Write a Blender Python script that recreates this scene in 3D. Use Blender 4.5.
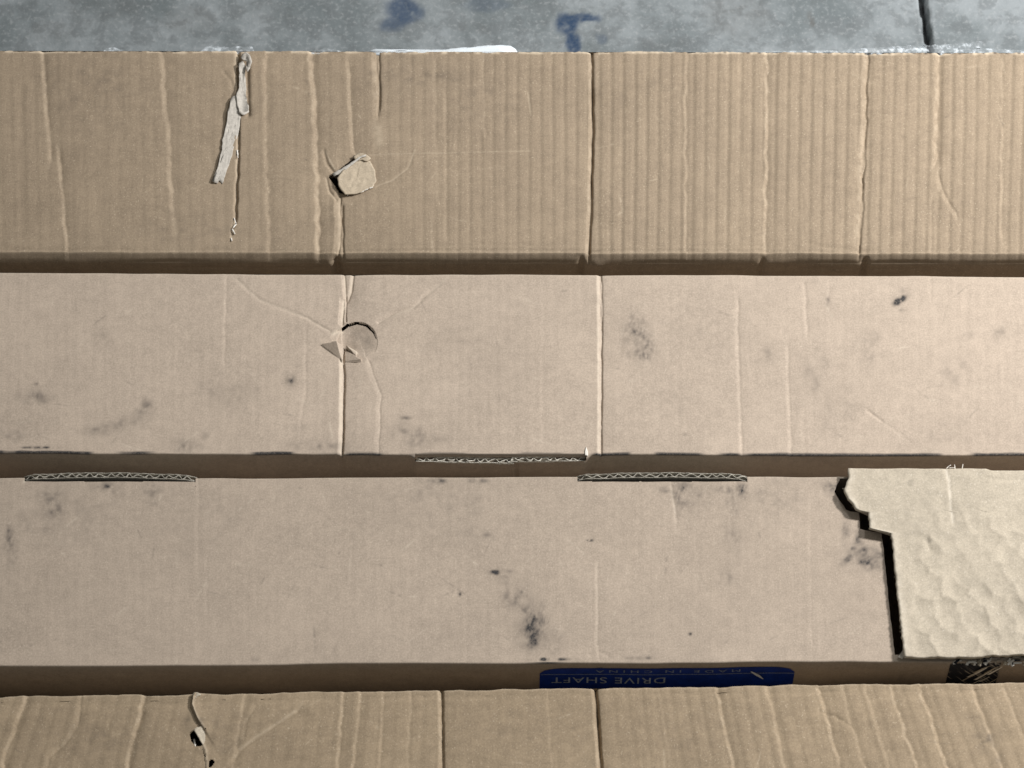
import bpy, math, random
import numpy as np

random.seed(7)
scene = bpy.context.scene
for o in list(bpy.data.objects):
    bpy.data.objects.remove(o)

# ------------------------------------------------------------------ camera
TH = math.radians(30.0)          # tilt away from straight down
FPX = 3400.0                     # focal length in units of 1/1024 picture width
DIST = 2.80
BH = 0.150                       # height of the box tops above the floor
TARGET = np.array([0.0, 0.0, BH])
DIRV = np.array([0.0, math.sin(TH), -math.cos(TH)])
UPV = np.array([0.0, math.cos(TH), math.sin(TH)])
CAMP = TARGET - DIST * DIRV
cam_d = bpy.data.cameras.new('camera')
cam_d.sensor_width = 36.0
cam_d.lens = 36.0 * FPX / 1024.0
cam_d.clip_start = 0.05
cam_d.clip_end = 100.0
cam_d.dof.use_dof = True
cam_d.dof.focus_distance = DIST + 0.01
cam_d.dof.aperture_fstop = 13.0
cam = bpy.data.objects.new('camera', cam_d)
scene.collection.objects.link(cam)
cam.location = CAMP
cam.rotation_euler = (TH, 0, 0)
scene.camera = cam

# ------------------------------------------------------------------ light
w = bpy.data.worlds.new('World')
scene.world = w
w.use_nodes = True
bg = w.node_tree.nodes['Background']
bg.inputs['Color'].default_value = (1.0, 0.985, 0.925, 1)
bg.inputs['Strength'].default_value = 0.20

def lamp(name, loc, power, size, col):
    l = bpy.data.lights.new(name, 'AREA')
    l.shape = 'DISK'
    l.size = size
    l.energy = power
    l.color = col
    o = bpy.data.objects.new(name, l)
    scene.collection.objects.link(o)
    o.location = loc
    d = np.array([0, 0, BH]) - np.array(loc)
    d = d / np.linalg.norm(d)
    o.rotation_euler = (math.acos(-d[2]), 0, math.atan2(-d[0], d[1]))
    return o
lamp('ceiling_lamp', (1.66, 0.54, 1.50), 64.0, 0.22, (1.0, 0.978, 0.97))
lamp('ceiling_lamp', (1.10, 1.05, 2.00), 16.0, 0.40, (0.97, 0.985, 1.0))

scene.view_settings.view_transform = 'Standard'
scene.view_settings.look = 'None'
scene.view_settings.exposure = 0.0
scene.view_settings.gamma = 1.0
scene.view_settings.use_curve_mapping = False

# ------------------------------------------------------------------ plan maths
def plan(px, py, z=BH):
    """survey point (measured on the photograph) -> world x, y on the level plane z"""
    px = np.asarray(px, float); py = np.asarray(py, float)
    rx = (px - 512.0) / FPX
    k = -(py - 384.0) / FPX
    ry = DIRV[1] + k * UPV[1]
    rz = DIRV[2] + k * UPV[2]
    t = (z - CAMP[2]) / rz
    return CAMP[0] + rx * t, CAMP[1] + ry * t

def survey(X, Y, z=BH):
    """world point on a level plane -> survey units (about 0.83 mm each)"""
    dx = X - CAMP[0]; dy = Y - CAMP[1]; dz = z - CAMP[2]
    f = dy * DIRV[1] + dz * DIRV[2]
    u = dy * UPV[1] + dz * UPV[2]
    return 512.0 + FPX * dx / f, 384.0 - FPX * u / f

# ------------------------------------------------------------------ noise
def vnoise(x, y, seed):
    rng = np.random.RandomState(seed)
    tab = rng.rand(256, 256)
    xi = np.floor(x).astype(int); yi = np.floor(y).astype(int)
    fx = x - xi; fy = y - yi
    fx = fx * fx * (3 - 2 * fx); fy = fy * fy * (3 - 2 * fy)
    a = tab[yi & 255, xi & 255]; b = tab[yi & 255, (xi + 1) & 255]
    c = tab[(yi + 1) & 255, xi & 255]; d = tab[(yi + 1) & 255, (xi + 1) & 255]
    return (a * (1 - fx) + b * fx) * (1 - fy) + (c * (1 - fx) + d * fx) * fy

def fbm(x, y, seed, oct=4):
    s = 0; a = 0.5; n = 0
    for i in range(oct):
        s = s + a * vnoise(x * 2 ** i + 17.3 * i, y * 2 ** i + 9.1 * i, seed + i)
        n += a; a *= 0.5
    return s / n

def sstep(a, b, x):
    t = np.clip((x - a) / (b - a), 0, 1)
    return t * t * (3 - 2 * t)

def line_fn(p0, p1, z=BH):
    (x0, y0), (x1, y1) = plan(*p0, z), plan(*p1, z)
    m = (y1 - y0) / (x1 - x0)
    sd = int(p0[1])
    def f(x):
        x = np.asarray(x, float)
        return y0 + m * (x - x0) + 0.0011 * (vnoise(x * 9.0 + 50, x * 0 + 3.0, sd) - 0.5) + 0.0007 * (vnoise(x * 38.0 + 90, x * 0 + 7.0, sd) - 0.5)
    return f

# ------------------------------------------------------------------ features on a sheet, in survey units; heights in mm
def poly_dist(PX, PY, pts):
    best = np.full(PX.shape, 1e9); sgn = np.zeros(PX.shape); tt = np.zeros(PX.shape)
    acc = 0.0; segs = []
    for (a, b) in zip(pts[:-1], pts[1:]):
        segs.append((a, b, acc, math.hypot(b[0] - a[0], b[1] - a[1]))); acc += segs[-1][3]
    for a, b, s0, L in segs:
        ux, uy = (b[0] - a[0]) / L, (b[1] - a[1]) / L
        rx, ry = PX - a[0], PY - a[1]
        t = np.clip(rx * ux + ry * uy, 0, L)
        ex, ey = rx - ux * t, ry - uy * t
        d = np.hypot(ex, ey)
        m = d < best
        best = np.where(m, d, best)
        sgn = np.where(m, np.sign(rx * uy - ry * ux), sgn)
        tt = np.where(m, (s0 + t) / acc, tt)
    return best, sgn, tt

WEAR = {}
def crease(h, PX, PY, pts, A, wd, kind='v', wob=0.8, seed=1, taper=(0.0, 0.0)):
    xs = [p[0] for p in pts]; ys = [p[1] for p in pts]
    mg = wd * 12 + 6
    m = (PX > min(xs) - mg) & (PX < max(xs) + mg) & (PY > min(ys) - mg) & (PY < max(ys) + mg)
    if not m.any():
        return
    x = PX[m]; y = PY[m]
    sd = seed + int(xs[0])
    x = x + wob * 2 * (fbm(y / 11.0, x / 300.0, sd, 4) - 0.5) * 2
    y2 = y + wob * 1.0 * (fbm(x / 14.0, y / 300.0, sd + 5, 3) - 0.5) * 2
    d, s, t = poly_dist(x, y2, pts)
    amp = A * (0.5 + 1.0 * fbm(y / 17.0, x / 200.0 + 3, sd + 9, 3))
    if taper[0]: amp = amp * sstep(0, taper[0], t)
    if taper[1]: amp = amp * sstep(0, taper[1], 1 - t)
    if kind == 'v':                       # pressed valley
        v = -amp * np.exp(-(d / wd) ** 2)
    elif kind == 'a':                     # crushed flute: short wall on the left, long slope on the right
        v = -1.25 * amp * np.where(s > 0, np.exp(-d / (1.7 * wd)), np.clip(1 - d / (0.85 * wd), 0, 1) ** 1.15)
    elif kind == 'b':                     # sharp fold
        v = -0.62 * amp * np.where(s > 0, np.exp(-d / (4.5 * wd)), np.clip(1 - d / (1.15 * wd), 0, 1))
        v = v - 0.32 * amp * np.exp(-((np.where(s > 0, d, -d) - 0.9) / 0.9) ** 2)
    elif kind == 's':                     # sheet stands proud right of the line
        v = np.where(s > 0, amp * np.exp(-d / wd), 0)
    elif kind == 'sl':
        v = np.where(s < 0, amp * np.exp(-d / wd), 0)
    if kind in 'ab' and 'a' in WEAR and WEAR['a'].shape == h.shape:
        sdist = np.where(s > 0, d, -d)
        wv = 0.14 * min(abs(A), 1.6) * np.exp(-((sdist + 0.35 * wd) / (0.45 * wd + .5)) ** 2) * sstep(.42, .62, fbm(y / 6.0, x / 3.0, sd + 31, 3))
        WEAR['a'][m] = np.maximum(WEAR['a'][m], wv)
    h[m] += v

def scratches(g, PX, PY, n, seed, a, box4, steep=None):
    rng = np.random.RandomState(seed)
    for k in range(n):
        x0 = rng.uniform(box4[0], box4[1]); y0 = rng.uniform(box4[2], box4[3])
        an = rng.normal(0.2, .5) + (math.pi / 2 if rng.rand() < .35 else 0); L = rng.uniform(5, 42)
        pts = [(x0, y0), (x0 + L * .5 * math.cos(an) + rng.uniform(-1, 1), y0 + L * .5 * math.sin(an) + rng.uniform(-1, 1)), (x0 + L * math.cos(an), y0 + L * math.sin(an))]
        m = (PX > min(p[0] for p in pts) - 4) & (PX < max(p[0] for p in pts) + 4) & (PY > min(p[1] for p in pts) - 4) & (PY < max(p[1] for p in pts) + 4)
        if not m.any(): continue
        d, s_, t = poly_dist(PX[m], PY[m], pts)
        wv = a * rng.uniform(.3, 1) * np.exp(-(d / rng.uniform(.6, 1.1)) ** 2) * np.sin(np.pi * np.clip(t, .05, .95)) * sstep(.35, .6, fbm(PX[m] / 3, PY[m] / 3, seed + k, 2))
        g[m] = np.maximum(g[m], wv)

def in_poly(PX, PY, poly):
    c = np.zeros(PX.shape, bool)
    n = len(poly)
    for i in range(n):
        x0, y0 = poly[i]; x1, y1 = poly[(i + 1) % n]
        if y0 == y1: continue
        k = ((y0 > PY) != (y1 > PY)) & (PX < (x1 - x0) * (PY - y0) / (y1 - y0) + x0)
        c ^= k
    return c

def facet(h, PX, PY, tri):
    P = np.array([[a, b] for a, b, c in tri]); z = np.array([c for a, b, c in tri])
    M = np.array([[P[0, 0], P[0, 1], 1], [P[1, 0], P[1, 1], 1], [P[2, 0], P[2, 1], 1]])
    co = np.linalg.solve(M, z)
    m = in_poly(PX, PY, [tuple(p) for p in P])
    h[m] = (co[0] * PX + co[1] * PY + co[2])[m]

def smudge(g, PX, PY, cx, cy, rx, ry, a, ang=0.0, streak=0.0, seed=3):
    c, s = math.cos(ang), math.sin(ang)
    x = (PX - cx) * c + (PY - cy) * s; y = -(PX - cx) * s + (PY - cy) * c
    m = (np.abs(x) < rx * 3) & (np.abs(y) < ry * 3)
    if not m.any(): return
    x = x[m]; y = y[m]
    e = np.exp(-((x / rx) ** 2 + (y / ry) ** 2))
    if streak: n = 0.55 * fbm((x + 0.25 * y) / 2.0, y / 8.0, seed + int(cx), 4) + 0.45 * fbm(x / 2.5, y / 2.5, seed + 50 + int(cx), 3)
    else: n = fbm(x / 4.5, y / 4.5, seed + int(cx), 4)
    n2 = fbm(x / 9.0, y / 9.0, seed + int(cy), 3)
    v = 3.0 * a * e * np.clip(0.42 + 1.5 * (n - 0.44), 0, 1.6) * np.clip(0.42 + 1.5 * (n2 - 0.42), 0, 1.4)
    g[m] = np.maximum(g[m], np.clip(v, 0, 1))

# ------------------------------------------------------------------ mesh helpers
def axis(a, b, base, fine):
    """samples from a to b, step base, with finer (lo, hi, step) stretches"""
    pts = [a]; x = a
    while x < b - 1e-9:
        st = base
        for lo, hi, s in fine:
            if lo - 1e-9 <= x < hi: st = min(st, s)
        nx = x + st
        for lo, hi, s in fine:
            if x < lo - 1e-9 < nx and s < st: nx = lo
        x = min(nx, b); pts.append(x)
    return np.array(pts)

def origin(p):
    o = np.zeros(3)
    while p:
        o = o + np.array(p.location); p = p.parent
    return o

def link(name, me, mat, parent=None, smooth=True):
    o = bpy.data.objects.new(name, me)
    scene.collection.objects.link(o)
    if mat: me.materials.append(mat)
    if smooth and len(me.polygons):
        me.polygons.foreach_set('use_smooth', np.ones(len(me.polygons), bool))
    if parent: 
        o.parent = parent
    return o

def grid_mesh(name, P, mat, parent, keep=None, attrs=None, flip=False, smooth=True):
    """P: (ny, nx, 3) world points"""
    ny, nx = P.shape[:2]
    org = origin(parent)
    idx = np.arange(ny * nx).reshape(ny, nx)
    q = np.stack([idx[:-1, :-1], idx[:-1, 1:], idx[1:, 1:], idx[1:, :-1]], -1).reshape(-1, 4)
    if keep is not None:
        q = q[keep.reshape(-1)]
    if flip: q = q[:, ::-1]
    used = np.unique(q)
    remap = np.full(ny * nx, -1); remap[used] = np.arange(len(used))
    q = remap[q]
    V = (P.reshape(-1, 3) - org)[used]
    me = bpy.data.meshes.new(name)
    me.vertices.add(len(V)); me.vertices.foreach_set('co', V.astype(np.float32).ravel())
    me.loops.add(q.size); me.loops.foreach_set('vertex_index', q.astype(np.int32).ravel())
    me.polygons.add(len(q)); me.polygons.foreach_set('loop_start', np.arange(0, q.size, 4, dtype=np.int32))
    me.update(calc_edges=True)
    for k, a in (attrs or {}).items():
        at = me.attributes.new(k, 'FLOAT', 'POINT')
        at.data.foreach_set('value', np.asarray(a, np.float32).reshape(-1)[used])
    return link(name, me, mat, parent, smooth)

def py_mesh(name, verts, faces, mat, parent, smooth=False):
    org = origin(parent)
    me = bpy.data.meshes.new(name)
    me.from_pydata([tuple(np.array(v) - org) for v in verts], [], faces)
    me.update()
    return link(name, me, mat, parent, smooth)

def patch(name, outline, zf, mat, parent, rings=8, thick=0.0006, sub=3, jit=0.0, bulge=0.0, seed=0, zref=BH):
    """closed survey outline -> curved sheet with thickness; zf(px, py) gives mm above the box top"""
    rng = np.random.RandomState(seed)
    pts = []
    n = len(outline)
    for i in range(n):
        a = np.array(outline[i], float); b = np.array(outline[(i + 1) % n], float)
        for k in range(sub):
            p = a + (b - a) * k / sub
            if k: p = p + rng.uniform(-jit, jit, 2)
            pts.append(p)
    pts = np.array(pts); c = pts.mean(0)
    m = len(pts); V = []; F = []
    def wpt(p, lift):
        z = zref + lift
        x, y = plan(p[0], p[1], z)
        return (float(x), float(y), z)
    for r in range(rings):
        t = 1 - r / rings
        for p in pts:
            q = c + (p - c) * t
            lift = (zf(q[0], q[1]) + bulge * (fbm(np.array([q[0] / 3.0]), np.array([q[1] / 5.0]), seed, 3)[0] - 0.5)) / 1000
            V.append(wpt(q, lift))
    V.append(wpt(c, zf(c[0], c[1]) / 1000))
    ci = len(V) - 1
    for r in range(rings - 1):
        for i in range(m):
            j = (i + 1) % m
            F.append((r * m + i, (r + 1) * m + i, (r + 1) * m + j, r * m + j))
    for i in range(m):
        F.append(((rings - 1) * m + i, ci, (rings - 1) * m + (i + 1) % m))
    b0 = len(V)
    for i in range(m):
        v = V[i]; V.append((v[0], v[1], v[2] - thick))
    cb = V[ci]; V.append((cb[0], cb[1], cb[2] - thick))
    for i in range(m):
        j = (i + 1) % m
        F.append((i, j, b0 + j, b0 + i))
        F.append((b0 + i, b0 + j, b0 + m))
    return py_mesh(name, V, F, mat, parent, smooth=True)

# ------------------------------------------------------------------ materials
def nt(name):
    m = bpy.data.materials.new(name); m.use_nodes = True
    t = m.node_tree
    return m, t, t.nodes['Principled BSDF']

class G:
    def __init__(s, t): s.t = t
    def n(s, typ, **kw):
        x = s.t.nodes.new(typ)
        for k, v in kw.items(): setattr(x, k, v)
        return x
    def l(s, a, b): s.t.links.new(a, b)
    def val(s, sock, v):
        if hasattr(v, 'is_output'): s.l(v, sock)
        else: sock.default_value = v
    def math(s, op, a, b=0.0, c=None, clamp=False):
        x = s.n('ShaderNodeMath', operation=op); x.use_clamp = clamp
        s.val(x.inputs[0], a); s.val(x.inputs[1], b)
        if c is not None: s.val(x.inputs[2], c)
        return x.outputs[0]
    def noise(s, vec, scale, detail=3, rough=0.55, dist=0.0):
        x = s.n('ShaderNodeTexNoise'); s.l(vec, x.inputs['Vector'])
        x.inputs['Scale'].default_value = scale; x.inputs['Detail'].default_value = detail
        x.inputs['Roughness'].default_value = rough; x.inputs['Distortion'].default_value = dist
        return x.outputs['Fac']
    def scaled(s, vec, sc):
        x = s.n('ShaderNodeMapping'); s.l(vec, x.inputs['Vector']); x.inputs['Scale'].default_value = sc
        return x.outputs['Vector']
    def ramp(s, v, lo, hi, a=0.0, b=1.0):
        x = s.n('ShaderNodeMapRange'); x.interpolation_type = 'SMOOTHSTEP'
        s.val(x.inputs[0], v)
        for i, k in enumerate((lo, hi, a, b)): x.inputs[1 + i].default_value = k
        return x.outputs[0]
    def mix(s, f, a, b, mode='MIX'):
        x = s.n('ShaderNodeMix', data_type='RGBA', blend_type=mode)
        s.val(x.inputs[0], f)
        for sock, v in ((x.inputs[6], a), (x.inputs[7], b)):
            if isinstance(v, tuple): sock.default_value = (*v, 1)
            else: s.l(v, sock)
        return x.outputs[2]
    def attr(s, k):
        return s.n('ShaderNodeAttribute', attribute_name=k).outputs['Fac']

def cardboard(name, base, pale, blot=0.5, streak=0.5, fleck=1.0):
    m, t, b = nt(name); g = G(t)
    co = g.n('ShaderNodeTexCoord').outputs['Object']
    fine = g.noise(co, 700, 4, 0.7)
    mid = g.noise(co, 150, 4, 0.6)
    big = g.noise(co, 9, 4, 0.55)
    stk = g.noise(g.scaled(co, (330, 26, 26)), 1.0, 3, 0.6)
    cloud = g.noise(g.scaled(co, (60, 110, 60)), 1.0, 4, 0.6, 0.4)
    v = g.math('ADD', g.ramp(fine, 0.25, 0.75, -0.15, 0.15), g.ramp(mid, 0.3, 0.7, -0.05, 0.05))
    v = g.math('ADD', v, g.ramp(stk, 0.3, 0.7, -0.05 * streak, 0.05 * streak))
    v = g.math('ADD', v, g.ramp(cloud, 0.3, 0.7, -0.055 * blot, 0.055 * blot))
    v = g.math('ADD', v, g.ramp(g.noise(co, 28, 4, 0.6, 0.3), 0.3, 0.7, -0.03, 0.03))
    v = g.math('ADD', v, g.ramp(big, 0.3, 0.7, -0.04, 0.04))
    k = g.math('ADD', v, 1.0)
    kc = g.n('ShaderNodeCombineColor')
    for i in range(3): g.l(k, kc.inputs[i])
    col = g.mix(1.0, base, kc.outputs[0], 'MULTIPLY')
    # pale and dark fibres pressed into the liner
    fl = g.ramp(g.noise(g.scaled(co, (900, 620, 700)), 1.0, 2, 0.5), 0.62, 0.74, 0.0, 0.55 * fleck)
    col = g.mix(fl, col, pale)
    fd = g.ramp(g.noise(g.scaled(co, (700, 1000, 700)), 1.0, 2, 0.5), 0.30, 0.20, 0.0, 0.5 * fleck)
    col = g.mix(fd, col, tuple(c * 0.45 for c in base))
    # worn-through and dirty places, also some painted fold light and shade
    sc = g.attr('scuff')
    scn = g.math('MULTIPLY', sc, g.ramp(mid, 0.25, 0.6, 0.5, 1.0), clamp=True)
    col = g.mix(scn, col, pale)
    gr = g.attr('grime')
    grn = g.math('MULTIPLY', gr, g.ramp(fine, 0.25, 0.65, 0.72, 1.12), clamp=True)
    col = g.mix(grn, col, (0.040, 0.039, 0.040))
    g.l(col, b.inputs['Base Color'])
    b.inputs['Roughness'].default_value = 0.82
    b.inputs['Specular IOR Level'].default_value = 0.22
    bp = g.n('ShaderNodeBump'); bp.inputs['Strength'].default_value = 0.35; bp.inputs['Distance'].default_value = 0.0004
    hh = g.math('ADD', g.math('MULTIPLY', fine, 0.6), g.math('MULTIPLY', stk, 0.4 * streak))
    g.l(hh, bp.inputs['Height']); g.l(bp.outputs[0], b.inputs['Normal'])
    return m

def plain(name, col, rough=0.8, var=0.12, scale=300, bump=0.3, spec=0.25):
    m, t, b = nt(name); g = G(t)
    co = g.n('ShaderNodeTexCoord').outputs['Object']
    n = g.noise(co, scale, 4, 0.6)
    k = g.ramp(n, 0.25, 0.75, 1 - var, 1 + var)
    kc = g.n('ShaderNodeCombineColor')
    for i in range(3): g.l(k, kc.inputs[i])
    g.l(g.mix(1.0, col, kc.outputs[0], 'MULTIPLY'), b.inputs['Base Color'])
    b.inputs['Roughness'].default_value = rough
    b.inputs['Specular IOR Level'].default_value = spec
    bp = g.n('ShaderNodeBump'); bp.inputs['Strength'].default_value = bump; bp.inputs['Distance'].default_value = 0.0006
    g.l(n, bp.inputs['Height']); g.l(bp.outputs[0], b.inputs['Normal'])
    return m

PALE = (0.62, 0.54, 0.43)
M_RIB = cardboard('brown_kraft_ribbed', (0.312, 0.245, 0.173), (0.60, 0.50, 0.37), blot=0.6, streak=0.8)
M_RIB2 = cardboard('brown_kraft_blotched', (0.315, 0.244, 0.164), (0.60, 0.50, 0.37), blot=1.1, streak=0.6)
M_SMO = cardboard('pale_kraft', (0.452, 0.373, 0.297), PALE, blot=0.35, streak=0.35)
M_SMO3 = cardboard('pale_kraft_worn', (0.412, 0.340, 0.270), PALE, blot=0.4, streak=0.35)
M_IN = cardboard('inner_liner', (0.455, 0.400, 0.314), (0.7, 0.64, 0.54), blot=0.5, streak=0.2)
M_FLP = cardboard('peeled_liner', (0.445, 0.372, 0.275), (0.62, 0.54, 0.43), blot=0.6, streak=0.6)
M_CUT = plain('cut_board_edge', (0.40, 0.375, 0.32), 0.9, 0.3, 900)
M_CUT_BRIGHT = plain('cut_board_edge_brightened', (0.62, 0.59, 0.52), 0.9, 0.3, 900)  # cut edge colour brightened to make up for the shade in the notch
M_TAPE = plain('peeled_paper_tape', (0.47, 0.44, 0.39), 0.85, 0.14, 420, 0.5)
M_WHITE = plain('white_plastic_scrap', (0.74, 0.80, 0.84), 0.45, 0.06, 200, 0.2, 0.4)
M_SCR = plain('bare_scratch', (0.62, 0.66, 0.70), 0.7, 0.2, 700)
M_FIBRE = plain('torn_white_fibre', (0.78, 0.74, 0.67), 0.9, 0.1, 700)
M_BLUE = plain('blue_print', (0.004, 0.030, 0.24), 0.5, 0.25, 130, 0.1, 0.35)
M_INKB = plain('black_printed_paper', (0.014, 0.016, 0.024), 0.7, 0.3, 500)
M_INK = plain('pale_blue_lettering', (0.30, 0.36, 0.48), 0.6, 0.35, 700, 0.1)
M_INK2 = plain('faint_lettering', (0.20, 0.25, 0.38), 0.6, 0.35, 700, 0.1)

# clear packing tape, frayed
M_FILM, t_, b_ = nt('clear_film'); g_ = G(t_)
co_ = g_.n('ShaderNodeTexCoord').outputs['Object']
b_.inputs['Base Color'].default_value = (0.74, 0.80, 0.84, 1)
b_.inputs['Roughness'].default_value = 0.25
g_.l(g_.ramp(g_.noise(co_, 190, 4, 0.65), 0.45, 0.72, 0.05, 0.75), b_.inputs['Alpha'])

# black print scraped by diagonal scratches
M_BLK, t_, b_ = nt('scratched_black_print'); g_ = G(t_)
co_ = g_.n('ShaderNodeTexCoord').outputs['Object']
mp_ = g_.n('ShaderNodeMapping'); g_.l(co_, mp_.inputs['Vector'])
mp_.inputs['Rotation'].default_value = (0, math.radians(38), 0)
st_ = g_.noise(g_.scaled(mp_.outputs[0], (330, 40, 24)), 1.0, 4, 0.65, 0.6)
c_ = g_.mix(g_.ramp(st_, 0.53, 0.62), (0.012, 0.014, 0.022), (0.34, 0.31, 0.27))
g_.l(c_, b_.inputs['Base Color']); b_.inputs['Roughness'].default_value = 0.6

# concrete
M_CON, t_, b_ = nt('stained_concrete'); g_ = G(t_)
co_ = g_.n('ShaderNodeTexCoord').outputs['Object']
n1 = g_.noise(co_, 11, 5, 0.6); n2 = g_.noise(co_, 48, 5, 0.62, 0.3); n3 = g_.noise(co_, 230, 4, 0.7)
c_ = g_.mix(g_.ramp(n1, 0.36, 0.64), (0.135, 0.158, 0.164), (0.262, 0.290, 0.302))
c_ = g_.mix(g_.ramp(n2, 0.46, 0.60, 0, 0.55), c_, (0.125, 0.14, 0.145))
c_ = g_.mix(g_.ramp(n3, 0.50, 0.68, 0, 0.45), c_, (0.36, 0.38, 0.385))
c_ = g_.mix(g_.math('MULTIPLY', g_.attr('brown'), g_.ramp(n2, 0.3, 0.6, 0.5, 1.0)), c_, (0.10, 0.095, 0.085))
c_ = g_.mix(g_.math('MULTIPLY', g_.attr('blue'), g_.ramp(n3, 0.3, 0.6, 0.75, 1.0)), c_, (0.014, 0.042, 0.095))
c_ = g_.mix(g_.attr('joint'), c_, (0.012, 0.013, 0.015))
g_.l(c_, b_.inputs['Base Color']); b_.inputs['Roughness'].default_value = 0.7
bp_ = g_.n('ShaderNodeBump'); bp_.inputs['Strength'].default_value = 0.4; bp_.inputs['Distance'].default_value = 0.003
g_.l(n2, bp_.inputs['Height']); g_.l(bp_.outputs[0], b_.inputs['Normal'])

# ------------------------------------------------------------------ floor
(fx0, fy0) = plan(-60, 90, 0.0); (fx1, fy1) = plan(1084, -40, 0.0)
ax = axis(-3.0, 3.0, 0.06, [(float(fx0), float(fx1), 0.0022)])
ay = axis(-3.0, 3.0, 0.06, [(float(fy0), float(fy1), 0.0022)])
X, Y = np.meshgrid(ax, ay)
PX, PY = survey(X, Y, 0.0)
PXs = np.clip(PX, -400, 1500); PYs = np.clip(PY, -400, 1200)
jx0, jy0 = plan(920, -20, 0.0); jx1, jy1 = plan(931, 60, 0.0)
jl = jx0 + (Y - jy0) * (jx1 - jx0) / (jy1 - jy0)
jd = np.abs(X - jl + 0.0022 * (vnoise(Y * 60, Y * 0, 4) - 0.5))
jw = 0.0020 + 0.0018 * vnoise(Y * 90, Y * 0 + 3, 8)
Z = -0.012 * (1 - sstep(jw * 0.8, jw * 1.4, jd))
blue = np.zeros(PX.shape); brown = np.zeros(PX.shape)
wx = PXs + 10 * (fbm(PXs / 14, PYs / 14, 60, 4) - 0.5); wy = PYs + 10 * (fbm(PXs / 14, PYs / 14, 71, 4) - 0.5)
def blob(cx, cy, rx, ry, a, dst):
    d = ((wx - cx) / rx) ** 2 + ((wy - cy) / ry) ** 2
    dst[:] = np.maximum(dst, a * (1 - sstep(0.35, 1.4, d)) * np.clip(0.25 + 1.6 * fbm(PXs / 7, PYs / 7, 33, 3), 0, 1))
blob(403, 10, 20, 15, 0.85, blue); blob(392, 24, 14, 9, 0.7, blue)
blob(486, 5, 26, 8, 0.32, blue)
blob(582, 17, 20, 6, 1.0, blue); blob(568, 24, 13, 12, 1.0, blue); blob(574, 42, 8, 12, 1.0, blue); blob(600, 38, 5, 6, 0.4, blue)
blob(100, 8, 40, 20, 0.12, brown); blob(190, 20, 26, 14, 0.22, brown); blob(48, 34, 26, 14, 0.15, brown)
blob(735, 15, 34, 26, 0.30, brown); blob(812, 18, 3, 9, 0.6, brown)
blob(268, 12, 40, 12, 0.12, brown); blob(470, 28, 18, 9, 0.12, brown); blob(660, 44, 30, 8, 0.12, brown)
joint = 1 - sstep(jw * 0.7, jw * 1.2, jd)
joint = joint * (0.75 + 0.25 * vnoise(Y * 200, Y * 0, 2))
fl = grid_mesh('floor', np.stack([X, Y, Z], -1), M_CON, None, attrs={'blue': blue, 'brown': brown, 'joint': joint})
fl['kind'] = 'structure'

# ------------------------------------------------------------------ boxes
XL, XR = -0.78, 0.80
px2x = lambda px, py=384: float(plan(px, py)[0])

def make_box(label, group=None):
    e = bpy.data.objects.new('cardboard_box', None)
    scene.collection.objects.link(e)
    e['label'] = label; e['category'] = 'box'
    return e

def shell(box, yf, yb, mat, front_off=0.0012, back=True):
    """plain walls that close the box: back, bottom, ends"""
    def wall(name, pts):
        py_mesh(name, pts, [(0, 1, 2, 3)], mat, box)
    f = lambda x: float(yf(x)) - front_off; b = lambda x: float(yb(x)) + 0.0006
    if back:
        wall('back_panel', [(XR, b(XR), 0.002), (XL, b(XL), 0.002), (XL, b(XL), BH - 0.0012), (XR, b(XR), BH - 0.0012)])
    wall('bottom_panel', [(XL, f(XL), 0.002), (XL, b(XL), 0.002), (XR, b(XR), 0.002), (XR, f(XR), 0.002)])
    wall('end_panel', [(XL, b(XL), 0.002), (XL, f(XL), 0.002), (XL, f(XL), BH), (XL, b(XL), BH)])
    wall('end_panel', [(XR, f(XR), 0.002), (XR, b(XR), 0.002), (XR, b(XR), BH), (XR, f(XR), BH)])

def top_grid(yf, yb, xfine, vfine, depth_mm, xcut=None):
    xs = axis(XL, XR, 0.012, [(px2x(-110), px2x(1150), 0.00085)] + xfine)
    n = 1.15 / depth_mm
    vs = axis(0.0, 1.0, n, vfine)
    if xcut is not None:
        # the sheet stops at a torn line: squeeze the last stretch of columns onto it
        Xs = np.empty((len(vs), len(xs)))
        xa = px2x(780); xe = xs[-1]
        for i, v in enumerate(vs):
            xc = xcut(v)
            Xs[i] = xs
            m = xs > xa
            Xs[i, m] = xa + (xs[m] - xa) * (xc - xa) / (xe - xa)
        X = Xs; V = np.repeat(vs[:, None], len(xs), 1)
    else:
        X, V = np.meshgrid(xs, vs)
    Y = yf(X) * (1 - V) + yb(X) * V
    PX, PY = survey(X, Y)
    return xs, vs, X, Y, V, PX, PY

def cellkeep(mask):
    """keep faces whose four corners are outside the mask"""
    return ~(mask[:-1, :-1] | mask[:-1, 1:] | mask[1:, 1:] | mask[1:, :-1])

def cellkeep_mid(mask):
    s = mask[:-1, :-1].astype(int) + mask[:-1, 1:] + mask[1:, 1:] + mask[1:, :-1]
    return s < 3

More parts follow.
